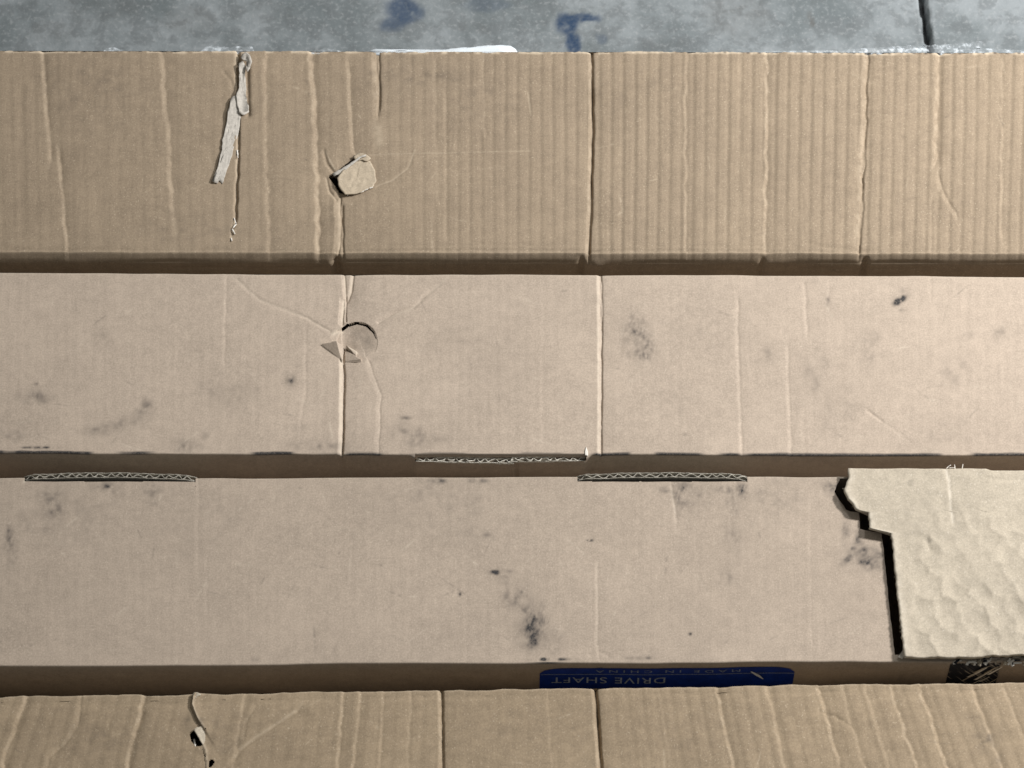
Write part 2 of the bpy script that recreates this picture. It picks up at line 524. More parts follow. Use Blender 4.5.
def front_grid(box, yf, htop, xs, prof, mat, dents=(), keepf=None, grimef=None, seed=5, push=None, scufff=None):
    """front wall hanging from the fold; prof: list of (forward mm, down mm) at the top, then straight down"""
    dn = [p[1] for p in prof]
    s_tail = list(np.arange(dn[-1] + 1.2, 60, 1.6)) + list(np.linspace(64, BH * 1000 - 2, 8))
    F = np.array([p[0] for p in prof] + [prof[-1][0]] * len(s_tail)) / 1000
    D = np.array(dn + s_tail) / 1000
    X, DD = np.meshgrid(xs, D); FF = np.repeat(F[:, None], len(xs), 1)
    Y0 = yf(X)
    PXf, _ = survey(X, Y0)
    dmm = DD * 1000
    bul = (fbm(PXf / 90.0, dmm / 40.0, seed, 3) - 0.5) * 1.6
    push_mm = bul * sstep(2, 20, dmm)
    for (px, A, wd) in dents:
        push_mm = push_mm - A * sstep(0.5, 8, dmm) * np.exp(-((PXf - px - 1.5 * (vnoise(dmm / 6, dmm * 0, int(px)) - 0.5)) / wd) ** 2)
    if push is not None: push_mm = push_mm + push(PXf, dmm)
    Yv = Y0 - FF - push_mm / 1000 * sstep(-0.1, 1.0, dmm)
    fade = 1 - sstep(0, 12, dmm)
    Zv = BH - DD + (htop[None, :] / 1000) * fade
    g = grimef(PXf, dmm) if grimef else np.zeros(X.shape)
    s = scufff(PXf, dmm) if scufff else np.zeros(X.shape)
    keep = cellkeep_mid(keepf(PXf, dmm)) if keepf else None
    return grid_mesh('front_panel', np.stack([X, Yv, Zv], -1), mat, box, keep=keep, attrs={'grime': g, 'scuff': s}, flip=True)

BEND = [(0, 0), (0.5, 0.12), (0.95, 0.5), (1.2, 1.2)]

def fluted_edge(box, p0, p1, mat, thick=4.2, depth=8.0, liner=None, pitch=8.0, lift=0.0, bow=0.0, ref=BH, name='fluted_edge', sag=None, seed=0):
    """cut edge of corrugated board: two liners and the wavy medium between them, as one strip"""
    rng = np.random.RandomState(seed)
    (x0, y0), (x1, y1) = plan(*p0, ref), plan(*p1, ref)
    x0, y0, x1, y1 = map(float, (x0, y0, x1, y1))
    L = x1 - x0; n = int(L / 0.0004)
    V = []; F = []
    ph = rng.rand() * 6
    def ribbon(offs, half, top_j, dep):
        b = len(V)
        for i in range(n + 1):
            t = i / n
            x = x0 + L * t
            yy = y0 + (y1 - y0) * t + bow / 1000 * math.sin(math.pi * t)
            z = ref + lift / 1000 + top_j(i)
            if sag: z += sag(t) / 1000
            o = offs(t, x)
            V.append((x, yy + (o - half) / 1000, z)); V.append((x, yy + (o + half) / 1000, z))
            V.append((x, yy + (o + half) / 1000, z - dep / 1000)); V.append((x, yy + (o - half) / 1000, z - dep / 1000))
        for i in range(n):
            a = b + 4 * i; c = a + 4
            F.append((a, a + 1, c + 1, c)); F.append((a + 1, a + 2, c + 2, c + 1))
            F.append((a + 3, a, c, c + 3))
        F.append((b, b + 3, b + 2, b + 1)); e = b + 4 * n
        F.append((e, e + 1, e + 2, e + 3))
    jit = lambda i: 0.0002 * math.sin(i * 0.37) + rng.uniform(-0.00012, 0.00012)
    wob = lambda t: 0.35 * math.sin(t * 23 + ph) + 0.2 * math.sin(t * 61)
    am = thick / 2 - 0.45
    ld = liner or depth * 2.4
    ribbon(lambda t, x: -thick / 2 + 0.25 * wob(t), 0.18, lambda i: jit(i) - .0006, ld)
    ribbon(lambda t, x: am * (0.8 + 0.35 * math.sin(t * 47 + ph) * math.sin(t * 13)) * math.sin(2 * math.pi * (x * 1000 / pitch) + 2.2 * wob(t)) , 0.30, lambda i: jit(i) - .0006 * (0.5 + 0.5 * math.sin(i * .011 + ph)), depth)
    ribbon(lambda t, x: thick / 2 + 0.2 * wob(t + 0.3), 0.20, lambda i: jit(i) - .0003, ld)
    return py_mesh(name, V, F, mat, box)

def sliver(name, box, pts, wd, mat, lift0=0.3, lift1=1.0, n=8, curl=0.0, ref=BH):
    """thin bent strip along survey points"""
    pts = np.array(pts, float)
    cum = np.r_[0, np.cumsum(np.hypot(*np.diff(pts, axis=0).T))]
    V = []; F = []
    for i in range(n + 1):
        t = i / n
        p = np.array([np.interp(t * cum[-1], cum, pts[:, 0]), np.interp(t * cum[-1], cum, pts[:, 1])])
        q = np.array([np.interp(min(1, t + .05) * cum[-1], cum, pts[:, 0]), np.interp(min(1, t + .05) * cum[-1], cum, pts[:, 1])])
        r = np.array([np.interp(max(0, t - .05) * cum[-1], cum, pts[:, 0]), np.interp(max(0, t - .05) * cum[-1], cum, pts[:, 1])])
        d = q - r; d = d / (np.hypot(*d) + 1e-9); nrm = np.array([-d[1], d[0]])
        ww = wd * (0.7 + 0.6 * random.random()) * (1 - 0.5 * t)
        z = ref + (lift0 + (lift1 - lift0) * t + curl * math.sin(math.pi * t)) / 1000
        for s in (-1, 1):
            x, y = plan(*(p + nrm * ww * s * 0.5), z); V.append((float(x), float(y), z))
        for s in (1, -1):
            x, y = plan(*(p + nrm * ww * s * 0.5), z - 0.0005); V.append((float(x), float(y), z - 0.0005))
    for i in range(n):
        a = 4 * i; c = a + 4
        for k in range(4):
            F.append((a + k, a + (k + 1) % 4, c + (k + 1) % 4, c + k))
    F.append((0, 3, 2, 1)); F.append((4 * n, 4 * n + 1, 4 * n + 2, 4 * n + 3))
    return py_mesh(name, V, F, mat, box, smooth=True)

# ================================================================== ribbed box beside the floor
box = make_box('brown ribbed cardboard box with lifted puncture and peeling tape strip, bordering the concrete floor')
yf = line_fn((0, 251.5), (1024, 253.5)); yb = line_fn((0, 51), (1024, 53))
box.location = (0, float(yf(0) + yb(0)) / 2, 0)
xs, vs, X, Y, V, PX, PY = top_grid(yf, yb, [(px2x(322), px2x(382), 0.00045), (px2x(228), px2x(246), 0.0005), (px2x(582), px2x(598), 0.0005)],
                                   [(0.28, 0.52, 0.0035), (0.97, 1.0, 0.003)], 192)
WEAR['a'] = np.zeros(PX.shape)
h = (fbm(PX / 160, PY / 90, 11, 3) - 0.5) * 3.0 * sstep(0, 0.15, V) * sstep(0, 0.1, 1 - V)
ramp_a = 0.055 + 0.15 * sstep(330, 640, PX) + 0.04 * sstep(900, 1000, PX)
ramp_a = ramp_a * (0.55 + 0.9 * fbm(PX / 45, PY / 120, 13, 3))
ph = (PX + 0.022 * (PX - 500) / 400 * (PY - 50) * 1.0 + 2.2 * (fbm(PX / 60, PY / 70, 17, 3) - 0.5)) / 11.8
h += ramp_a * np.sin(2 * np.pi * ph) + 0.35 * ramp_a * np.sin(4 * np.pi * ph + 0.8)
C = lambda *a, **k: crease(h, PX, PY, *a, **k)
C([(43, 50), (48, 110), (52, 172)], 1.15, 4.2, 'a', taper=(0, .15))
C([(58, 140), (63, 190), (68, 250)], 1.0, 3.8, 'a', taper=(.2, 0))
C([(163, 50), (168, 110), (173, 190), (178, 250)], 1.0, 5.5, 'a', wob=1.6, taper=(0, .35))
C([(120, 60), (122, 140)], 0.25, 4); C([(20, 90), (22, 240)], 0.25, 4); C([(100, 120), (102, 240)], 0.2, 5)
C([(313, 50), (316, 120), (319, 180), (320, 252)], 1.7, 5.5, 'a', wob=1.4)
C([(349, 55), (351, 100), (354, 150)], 0.9, 4.5, 'a', taper=(.1, 0))
C([(376, 50), (377, 90), (377, 122)], 1.7, 4.0, 'b', wob=.6, taper=(0, .15))
C([(266, 60), (268, 160), (269, 250)], 0.7, 4.5, 'a', wob=1.4)
C([(590.5, 50), (591.5, 130), (590, 200), (588, 252)], 3.0, 2.6, 'b', wob=.35)
C([(768, 50), (768, 120), (767, 180), (766, 252)], 1.4, 3.6, 'a', wob=1.2)
C([(866, 50), (865, 110), (862, 180), (858, 253)], 2.3, 4.0, 'b', wob=1.0)
C([(939, 50), (938, 110), (936, 172)], 1.9, 4.4, 'a', wob=1.1, taper=(0, .1))
C([(936, 165), (941, 188), (950, 205), (956, 213), (958, 224)], 1.5, 3.0, 'b', wob=.6, taper=(.2, .2))
C([(931, 200), (931, 250)], 0.6, 3.0, 'b'); C([(687, 50), (686, 250)], 0.75, 3.2, 'a', wob=1.2)
C([(484, 52), (485, 130)], 0.5, 3.5, 'a'); C([(436, 60), (438, 200)], 0.4, 4, 'a'); C([(742, 60), (741, 250)], 0.35, 3, 'b')
C([(1003, 60), (1002, 240)], 0.7, 3.2, 'a'); C([(446, 90), (447, 240)], 0.3, 3.5, 'a')
C([(529, 92), (531, 115)], 0.25, 0.9, wob=.2)
C([(592, 50), (593, 130), (591.5, 200), (589.5, 252)], 2.4, 1.1, 'v', wob=.35)
C([(378.5, 50), (379.5, 90), (379, 118)], 1.3, 1.4, 'v', wob=.4, taper=(0, .2)); C([(867.5, 50), (866.5, 110), (863.5, 180), (859.5, 253)], 1.2, 1.1, 'v', wob=1.0)
C([(342.5, 205), (343, 252)], 1.2, 1.4, 'v', wob=.5)
# cut by the tear
C([(238, 48), (238, 75), (238, 100), (238, 140), (237, 180), (236, 216), (231, 240)], 2.6, 1.3, 'v', wob=.7, taper=(0, .12))
C([(247, 66), (247.5, 90), (248.5, 114)], 2.2, 2.6, 'v', wob=.3)
C([(237, 50), (238, 100)], 1.6, 3.5, 'b', wob=.2, taper=(0, .3))
C([(224, 72), (231, 80), (233, 88)], 0.5, 1.6, wob=.3)
# around the puncture
C([(339, 196), (340, 215), (338, 252)], 2.4, 5.0, 'b', wob=.8)
C([(324, 150), (327, 162), (336, 173)], 1.1, 1.5, wob=.3)
C([(326, 176), (329, 190), (336, 199)], 0.9, 1.3, wob=.3)
C([(377, 185), (392, 180), (408, 168), (415, 150)], 0.55, 1.2, wob=.5, taper=(0, .4))
C([(371, 154), (420, 155), (470, 154), (530, 151)], 0.22, 1.2, wob=.4, taper=(0, .4))
smooth_d = np.exp(-(((PX - 352) / 26) ** 2 + ((PY - 172) / 24) ** 2))
h -= 2.2 * smooth_d
h -= 1.1 * np.exp(-(((PX - 330) / 9) ** 2 + ((PY - 182) / 14) ** 2))
# horizontal pressing along the front fold
C([(0, 247), (200, 248), (500, 245), (760, 247), (860, 250), (1024, 249)], 0.30, 1.8, wob=1.6, seed=4)
C([(0, 250.2), (200, 250.6), (400, 250.6), (560, 250.4), (800, 251.4), (1024, 252)], .9, 1.5, wob=.8, seed=9)
C([(805, 243), (830, 247), (860, 250), (905, 245)], 0.5, 2.0, wob=.8)
hole = in_poly(PX, PY, [(328, 175), (335, 170.5), (353, 157), (358, 156), (368, 161), (372, 176), (371, 184), (360, 190), (346, 194), (339, 191), (333, 182)])
grime = np.zeros(PX.shape); scuff = np.zeros(PX.shape)
for cx, cy, rx, ry, a in [(480, 100, 50, 30, .10), (390, 70, 40, 26, .12), (640, 90, 50, 40, .07), (90, 90, 60, 50, .10), (200, 230, 90, 20, .10), (420, 75, 60, 12, .15)]:
    smudge(grime, PX, PY, cx, cy, rx, ry, a)
# raw cut edge along the back: worn white fibres and flute ends
ed = (1 - V) * 192 / 0.83
rag = fbm(PX / 5.0, PY * 0, 41, 3)
scuff = np.maximum(scuff, (1 - sstep(0.5, 1.8 + 3.0 * rag, ed)) * sstep(0.38, 0.55, fbm(PX / 9.0, PX * 0, 47, 2)))
flu = np.exp(-((np.mod(PX + 3 * vnoise(PX / 40, PX * 0, 3), 11.8) - 5.9) / 1.6) ** 2) * sstep(560, 760, PX) * (1 - sstep(1.0, 2.0, ed)) * sstep(.3, .6, fbm(PX / 16, PX * 0, 99, 2))
grime = np.maximum(grime, 0.8 * flu)  # dark dots: shade inside the open flute ends, put into the colour
for pts, a, wd in [([(339, 200), (339, 250)], .35, 1.6), ([(236, 55), (237, 96)], .75, 1.6), ([(237, 120), (236, 216)], .4, .9), ([(235, 218), (233, 232)], .9, 1.4), ([(231, 236), (231, 240)], .7, .9), ([(377, 128), (379, 143)], .35, 5), ([(325, 150), (337, 173)], .55, .9),
                   ([(377, 185), (392, 180), (408, 168), (415, 150)], .45, .8), ([(371, 154), (530, 151)], .3, .6), ([(528, 92), (531, 115)], .4, .7),
                   ([(326, 176), (329, 190), (336, 199)], .4, .8)]:
    d, s_, t_2 = poly_dist(PX, PY, pts)
    scuff = np.maximum(scuff, a * np.exp(-(d / wd) ** 2) * np.clip(0.4 + 1.2 * fbm(PX / 4, PY / 4, 22, 2), 0, 1))
Yr = Y + np.where(V > 0.999, (rag - 0.5) * 0.0016, 0)
scuff = np.maximum(scuff, WEAR['a']); scratches(grime, PX, PY, 30, 200, .34, (0, 1024, 55, 250)); scratches(scuff, PX, PY, 30, 300, .5, (0, 1024, 55, 250))
grid_mesh('top_panel', np.stack([X, Yr, BH + h / 1000], -1), M_RIB, box, keep=cellkeep_mid(hole), attrs={'grime': grime, 'scuff': scuff})
PXr, _ = survey(xs, yf(xs))
front_grid(box, yf, h[0], xs, [(0, 0), (0.5, 0.3), (1.2, 1.2), (2.8, 3.6), (4.4, 6.1), (5.0, 7.3), (5.2, 8.6)], M_RIB,
           dents=[(337, 4.0, 4.5), (581, 2.6, 3.0), (597, -1.2, 6), (762, 2.4, 3.0), (865, 3.6, 3.2), (330, -1.0, 5)],
           push=lambda p, d: -0.9 * np.exp(-((d - 14.5 - 3 * fbm(p / 130, p * 0, 8, 2)) / 1.1) ** 2) * sstep(.42, .6, fbm(p / 110, p * 0 + 5, 12, 2)) - 1.0 * np.exp(-((d - 7.2) / 1.0) ** 2) * fbm(p / 60, p * 0, 66, 2) * 1.6,
           grimef=lambda p, d: 0.12 * fbm(p / 30, d / 6, 5, 3), seed=15)
shell(box, yf, yb, M_RIB, 0.0054)
dsurf = lambda x, y: -2.2 * math.exp(-(((x - 352) / 26) ** 2 + ((y - 172) / 24) ** 2))
# lifted piece of liner over the puncture
patch('puncture_flap', [(337, 178), (343, 170), (350, 165), (358, 159), (363, 157.5), (370, 161), (375, 170), (376.5, 180), (374, 186), (368, 189), (360, 192.5), (352, 194), (345, 194.5), (341, 190), (338, 184)],
      lambda x, y: dsurf(x, y) + 0.25 + 2.6 * float(np.clip((373 - x) / 36, 0, 1)) ** 1.3 + 0.5 * math.sin((x - 338) * .09) * math.sin((y - 158) * .09), M_FLP, box, rings=12, jit=.6, bulge=1.1, seed=5, thick=0.0007)
sliver('rolled_edge', box, [(333, 175), (340, 171.5), (347, 167), (354, 162), (361, 156.5), (366, 155.5)], 4.2, M_TAPE, -0.6, 1.2, 12, curl=.4)
patch('torn_tuft', [(353, 156), (358, 153), (366, 154), (371, 158), (368, 161), (361, 160), (356, 161)], lambda x, y: .3, M_FLP, box, rings=4, jit=.5, bulge=1.4, seed=8)
for i, (x, y) in enumerate([(349, 194), (362, 191.5), (366, 189.5), (371, 187.5)]):
    sliver('paper_fibre', box, [(x - 2, y + 1), (x + 2, y - .5)], 1.4, M_FIBRE, -.4, .2, 4)
for a_, b_2 in [((234, 218), (236, 224)), ((232, 229), (235, 234)), ((236, 224), (233, 228)), ((237, 150), (238, 158)), ((231, 238), (232, 241))]:
    sliver('paper_fibre', box, [a_, b_2], 1.8, M_FIBRE, .2, 1.2, 4)
# peeled strips of paper tape
patch('tape_strip', [(232, 97), (238, 95), (244, 98), (243, 108), (240, 120), (238, 135), (233, 150), (229, 165), (225, 176), (222, 184), (219, 180), (217, 183.5), (212, 181), (218, 166), (222, 150), (222, 140), (226, 125), (228, 110)],
      lambda x, y: 1.7 - .17 * (x - 238 + (y - 95) * .24) + .5 * math.sin((y - 95) * .11), M_TAPE, box, rings=9, jit=.7, bulge=1.1, seed=21, thick=0.0004)
patch('tape_strip', [(239, 63), (243, 60), (246, 66), (245, 76), (246, 86), (246, 96), (248, 104), (249, 112), (243, 115), (239, 112), (237, 103), (236, 96), (239, 88), (239, 76)],
      lambda x, y: 2.2 - .2 * (x - 242) + .6 * math.sin(y * .23), M_TAPE, box, rings=9, jit=.6, bulge=1.5, seed=23, thick=0.0004)
patch('tape_curl', [(242, 54), (246, 52), (250, 55), (252, 61), (250, 68), (247, 72), (246, 68), (248, 62), (247, 58), (244, 60), (241, 58)],
      lambda x, y: 4.2 + 0.25 * (x - 246), M_TAPE, box, rings=5, jit=.4, bulge=3.5, seed=25, thick=0.0008)
# shadowed slit where the liner was pulled away right of the strips is a real groove: dark exposed medium
patch('white_paper_scrap', [(366, 55), (369, 51), (376, 49), (384, 49.2), (396, 51), (404, 49.6), (418, 50.5), (430, 49.8), (445, 49.5), (456, 48.3), (470, 47.2), (480, 46), (492, 45.4), (503, 45), (511, 46), (516, 49.5), (518, 53), (515, 56), (440, 56)],
      lambda x, y: -1.6, M_WHITE, box, rings=4, jit=.35, bulge=1.0, seed=31, thick=0.0006)
def film(outl, seed):
    return patch('clear_tape_fray', outl, lambda x, y: -1.8, M_FILM, box, rings=6, jit=.7, bulge=3.0, seed=seed, thick=0.0002)
film([(102, 53), (106, 48.5), (112, 47), (119, 49), (124, 50), (126, 54)], 41)
film([(196, 54), (204, 48), (212, 45), (222, 46.5), (230, 48), (236, 46), (248, 48), (252, 46), (254, 52), (250, 55)], 42)
film([(306, 54), (318, 50), (326, 47.5), (334, 49.5), (344, 53)], 43)
film([(838, 55), (846, 49), (870, 48), (890, 46.5), (905, 45), (930, 45.5), (944, 44), (955, 44.5), (966, 43), (976, 41.5), (983, 42), (981, 47), (986, 49), (1030, 50), (1032, 56)], 44)
film([(742, 56), (770, 51), (838, 50.5), (842, 56)], 45)

# ================================================================== smooth box with the long fold
box = make_box('pale smooth cardboard box with long pressed fold, punched-in dent and small black spot on top')
yf = line_fn((0, 452), (1024, 454.5)); yb = line_fn((0, 273.5), (1024, 277))
box.location = (0, float(yf(0) + yb(0)) / 2, 0)
xs, vs, X, Y, V, PX, PY = top_grid(yf, yb, [(px2x(318), px2x(382), 0.0004), (px2x(592), px2x(606), 0.0005)], [(0.48, 0.78, 0.003), (0, 0.03, 0.004)], 171)
WEAR['a'] = np.zeros(PX.shape)
h = (fbm(PX / 200, PY / 110, 51, 3) - 0.5) * 2.0 * sstep(0, .12, V) * sstep(0, .08, 1 - V)
h += 0.022 * np.sin(2 * np.pi * (PX + 2 * fbm(PX / 60, PY / 60, 3, 2)) / 9.6) * (0.3 + 1.4 * fbm(PX / 70, PY / 60, 6, 2))
C([(343, 300), (342, 322)], 2.6, 3.4, 'b', wob=.3)
C([(344, 276), (345, 290), (346, 300)], 1.6, 2.6, 'b', wob=.3); C([(353, 274), (351, 290), (347, 300)], 1.6, 2.2, 'b', wob=.3)
C([(342, 352), (343, 390), (342, 430), (341, 455)], 3.0, 3.2, 'b', wob=.4)
C([(599, 274), (600.5, 320), (600.5, 380), (600, 455)], 1.7, 2.6, 'b', wob=.45)
C([(344, 364), (344.5, 390), (343.5, 430), (342.5, 455)], 1.6, .9, 'v', wob=.4); C([(346, 296), (346, 320)], 1.4, .9, 'v', wob=.3); C([(601.5, 276), (602, 320), (602, 380), (601.5, 455)], .8, .8, 'v', wob=.45)
C([(368, 362), (374, 378), (380, 395), (379, 425), (377, 454)], 0.75, 3.4, 'b', wob=.8)
C([(225, 279), (225, 320), (224, 362)], 0.35, 1.6, 'b'); C([(306, 325), (305, 395), (300, 425)], 0.35, 1.8, 'b', wob=.8)
C([(238, 280), (247, 290), (258, 299), (285, 309), (308, 318), (330, 331)], 0.50, 1.5, wob=1.0)
C([(378, 322), (395, 312), (414, 307), (424, 297), (448, 277)], 0.85, 1.7, wob=1.0, taper=(0, .3))
C([(737, 288), (738, 330), (739, 380), (742, 454)], 0.8, 2.4, 'b', wob=.8, taper=(.1, 0)); C([(787, 336), (788, 370), (789, 410), (791, 454)], 0.8, 2.4, 'b', wob=.8, taper=(.12, 0))
C([(804, 280), (806, 310), (807, 342)], 0.6, 2.2, 'b', taper=(.1, .15)); C([(828, 284), (829, 320)], 0.3, 2.2, 'b'); C([(803, 420), (805, 454)], .25, 2, 'b')
C([(748, 335), (749, 370)], .2, 2, 'b'); C([(543, 320), (542, 440)], .15, 2, 'b'); C([(901, 300), (902, 440)], .15, 2, 'b'); C([(931, 276), (931, 300)], .3, 2, 'b')
C([(864, 407), (875, 416), (887, 425)], 0.6, 1.1, wob=.3, taper=(.2, .3)); C([(887, 425), (910, 441)], 0.2, 1.4)
# the dent: board punched in below a curved cut
rr = np.hypot((PX - 357) / 20.5, (PY - 341.5) / 20.5)
dent = (rr < 1) & (PY < 352)
h = np.where(dent, h - (0.5 + 5.6 * np.clip((378 - PX) / 40, 0, 1)) * sstep(357, 345, PY) * (1 - .3 * sstep(.55, 1, rr)), h)
cutl = in_poly(PX, PY, [(330, 336), (337, 330), (343, 327), (343, 345), (334, 342)])
h = np.where(cutl & ~dent, h - 1.6 * np.clip((PX - 330) / 10, 0, 1), h)
h -= 1.4 * np.exp(-(((PX - 340) / 22) ** 2 + ((PY - 345) / 14) ** 2)) * (~dent)
facet(h, PX, PY, [(320, 344, -0.4), (342, 360, -0.6), (337, 343, 4.2)])
facet(h, PX, PY, [(337, 343, 2.6), (344, 346, -0.6), (342, 361, -0.4)])
facet(h, PX, PY, [(344, 347, -3.0), (362, 361, 2.6), (345, 361, -1.5)])
facet(h, PX, PY, [(345, 345, 0.8), (357, 351, -0.4), (356, 356, -0.2)])
grime = np.zeros(PX.shape); scuff = np.zeros(PX.shape)
SM = lambda *a, **k: smudge(grime, PX, PY, *a, **k)
SM(901, 300, 6.5, 3.2, 1.7, ang=-.6); SM(897, 302, 4, 4, 1.0); SM(904, 310, 4, 1.6, .6); SM(903, 291, 5, 3, .22)
SM(874, 338, 4, 4.5, .65); SM(868, 350, 10, 16, .17); SM(640, 340, 11, 21, .62, ang=-.35, streak=1); SM(637, 345, 15, 14, .30); SM(633, 318, 5, 4, .25)
SM(768, 355, 9, 10, .20); SM(815, 372, 14, 24, .16); SM(835, 415, 18, 20, .12); SM(955, 372, 14, 12, .2); SM(1003, 332, 12, 8, .2); SM(965, 338, 9, 4, .22, ang=-.4)
SM(290, 381, 5, 6, .5); SM(298, 427, 6, 5, .3); SM(36, 397, 14, 6, .42); SM(36, 384, 2, 1.5, .6); SM(148, 405, 6, 7, .40); SM(138, 416, 9, 11, .28, ang=.6); SM(108, 427, 20, 7, .30, ang=-.2)
SM(100, 340, 10, 10, .16); SM(186, 446, 14, 8, .36, streak=1); SM(206, 435, 3, 6, .5, ang=.4); SM(410, 435, 16, 11, .38, ang=.5); SM(405, 418, 5, 2, .5); SM(415, 433, 6, 4, .4)
SM(38, 447.5, 16, 1.2, 1.1); SM(320, 446, 26, 6, .22); SM(10, 436, 20, 12, .16); SM(220, 390, 30, 14, .12); SM(440, 440, 30, 8, .12); SM(685, 435, 2, 1.5, .7); SM(672, 390, 20, 25, .06)
SM(828, 300, 2, 14, .3); SM(359, 340, 15, 11, .22); SM(700, 330, 60, 30, .06); SM(940, 440, 60, 20, .07); SM(480, 350, 60, 60, .05)  # the patch inside the dent is shade put into the colour
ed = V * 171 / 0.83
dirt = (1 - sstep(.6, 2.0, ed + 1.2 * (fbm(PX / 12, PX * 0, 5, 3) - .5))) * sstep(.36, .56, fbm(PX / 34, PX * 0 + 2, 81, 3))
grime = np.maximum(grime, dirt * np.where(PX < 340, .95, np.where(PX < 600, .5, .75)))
for pts, a, wd in [([(343.5, 300), (342, 320)], .6, 1.6), ([(341, 360), (340.5, 452)], .7, 1.7), ([(598, 276), (598.5, 452)], .5, 1.2), ([(345, 276), (346, 296)], .4, 1.5), ([(352, 276), (350, 292)], .55, 1.3), ([(238, 280), (258, 299), (285, 309), (308, 318), (330, 331)], .35, .8), ([(378, 322), (414, 307), (448, 277)], .28, 1.0), ([(333, 333), (342, 329)], .7, 2), ([(348, 346), (357, 352)], .8, 1.5)]:  # long fold strips: wear plus the fold's lit slope put into the colour
    d, s_, t_2 = poly_dist(PX, PY, pts)
    scuff = np.maximum(scuff, a * np.exp(-(d / wd) ** 2) * np.clip(0.45 + 1.1 * fbm(PX / 4, PY / 4, 22, 2), 0, 1))
scuff = np.maximum(scuff, .35 * (1 - sstep(.3, 1.6, (1 - V) * 206)))
NX0, NX1 = 414, 587
slit = in_poly(PX, PY, [(341, 327), (347, 322.5), (357, 320.5), (367, 323.5), (374, 331), (377, 339), (376, 339), (372.8, 332), (366, 325.2), (357, 322.3), (348, 324), (342, 328.2)])
scuff = np.maximum(scuff, WEAR['a']); scratches(grime, PX, PY, 60, 201, .34, (0, 1024, 280, 450)); scratches(scuff, PX, PY, 60, 301, .5, (0, 1024, 280, 450))
grid_mesh('top_panel', np.stack([X, Y, BH + h / 1000], -1), M_SMO, box, keep=cellkeep_mid(slit), attrs={'grime': grime, 'scuff': scuff})
def notch_push(p, d):
    e = sstep(NX0 - 6, NX0 + 4, p) * sstep(NX1 + 6, NX1 - 4, p)
    return 3.6 * e * (1 - sstep(16, 60, d)) * sstep(-0.1, .6, d)
front_grid(box, yf, h[0], xs, BEND, M_SMO, dents=[(342, 1.0, 2.5), (517, 1.6, 1.6), (514, -1.0, 1.2), (704, -.8, 2.0), (560, .5, 1.2), (600, .5, 2)],
           keepf=lambda p, d: (p > NX0) & (p < NX1) & (d < np.where(p < 516, 6.2, 5.2)), push=notch_push,
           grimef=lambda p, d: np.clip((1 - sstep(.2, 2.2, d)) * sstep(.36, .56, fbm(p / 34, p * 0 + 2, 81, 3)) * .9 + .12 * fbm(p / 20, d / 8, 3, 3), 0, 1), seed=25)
# tongue of the lid that tucks down behind the front wall
tx = axis(px2x(NX0), px2x(NX1), 0.0012, [])
ty = np.array([0, .3, .8, 1.0, 1.0, 1.0, 1.0]); tz = np.array([0, .15, .9, 2.2, 6, 12, 20])
TX, TYY = np.meshgrid(tx, ty); _, TZZ = np.meshgrid(tx, tz)
pxn, _ = survey(TX, yf(TX))
grid_mesh('lid_tongue', np.stack([TX, yf(TX) - TYY / 1000 + 0.0001, BH - TZZ / 1000 - 0.0001], -1), M_SMO, box, attrs={'grime': np.where(TZZ < 1.5, .35, .12), 'scuff': TX * 0}, flip=True)
fluted_edge(box, (NX0 + 2, 458.8), (514, 460.6), M_CUT_BRIGHT, thick=3.9, depth=5, liner=2.2, lift=0.2, ref=BH - 0.0050, seed=3)
fluted_edge(box, (511, 459.0), (NX1 - 2, 458.4), M_CUT_BRIGHT, thick=3.9, depth=5, liner=2.2, lift=0.2, ref=BH - 0.0038, seed=4)
patch('torn_tuft', [(585, 451), (586, 446.5), (588, 452), (588, 456), (585, 455)], lambda x, y: .6, M_FIBRE, box, rings=3, seed=9)
shell(box, yf, yb, M_SMO)

# ================================================================== labelled box with the torn lid
box = make_box('cardboard box with blue drive shaft label and torn raised lid flap, dark smudges on top')
yf = line_fn((0, 664.5), (1024, 660)); yb = line_fn((0, 478.5), (1024, 476.5))
box.location = (0, float(yf(0) + yb(0)) / 2, 0)
edge_px = [(848, 466), (848.5, 478), (846, 484), (844, 490), (848, 498), (852, 503), (855, 508.5), (859, 510), (862, 512.5), (867, 510.5), (868.5, 511.5), (869, 520), (869.5, 528), (875, 529.5), (882, 531), (891, 532.5), (892.5, 545), (896, 580), (900, 620), (904.5, 658), (905, 664)]
EPX = np.array([p[0] for p in edge_px]); EPY = np.array([p[1] for p in edge_px])
def xcut(v):
    py = 661.5 + (476.8 - 661.5) * v
    jig = 1.0 * (float(fbm(np.array([py / 5.0]), np.array([0.0]), 91, 3)[0]) - .5)
    px = np.interp(py, EPY + 2.0, EPX - 9.3) + jig
    return float(plan(px, py)[0])
xs, vs, X, Y, V, PX, PY = top_grid(yf, yb, [], [(0.93, 1.0, 0.003), (0.0, 0.03, 0.004), (0.68, 0.93, 0.004)], 178, xcut=xcut)
WEAR['a'] = np.zeros(PX.shape)
h = (fbm(PX / 220, PY / 110, 61, 3) - 0.5) * 1.8 * sstep(0, .12, V) * sstep(0, .08, 1 - V)
h += 0.018 * np.sin(2 * np.pi * (PX + 2 * fbm(PX / 60, PY / 60, 3, 2)) / 9.6) * (0.3 + 1.4 * fbm(PX / 70, PY / 60, 6, 2))
C([(597, 550), (597, 600), (597, 640), (600, 662)], .45, 1.8, 'b', wob=.5, taper=(.2, 0)); C([(198, 480), (198, 520), (197, 585)], .22, 1.8, 'b', taper=(0, .4)); C([(206, 560), (206, 610)], .18, 2, 'b')
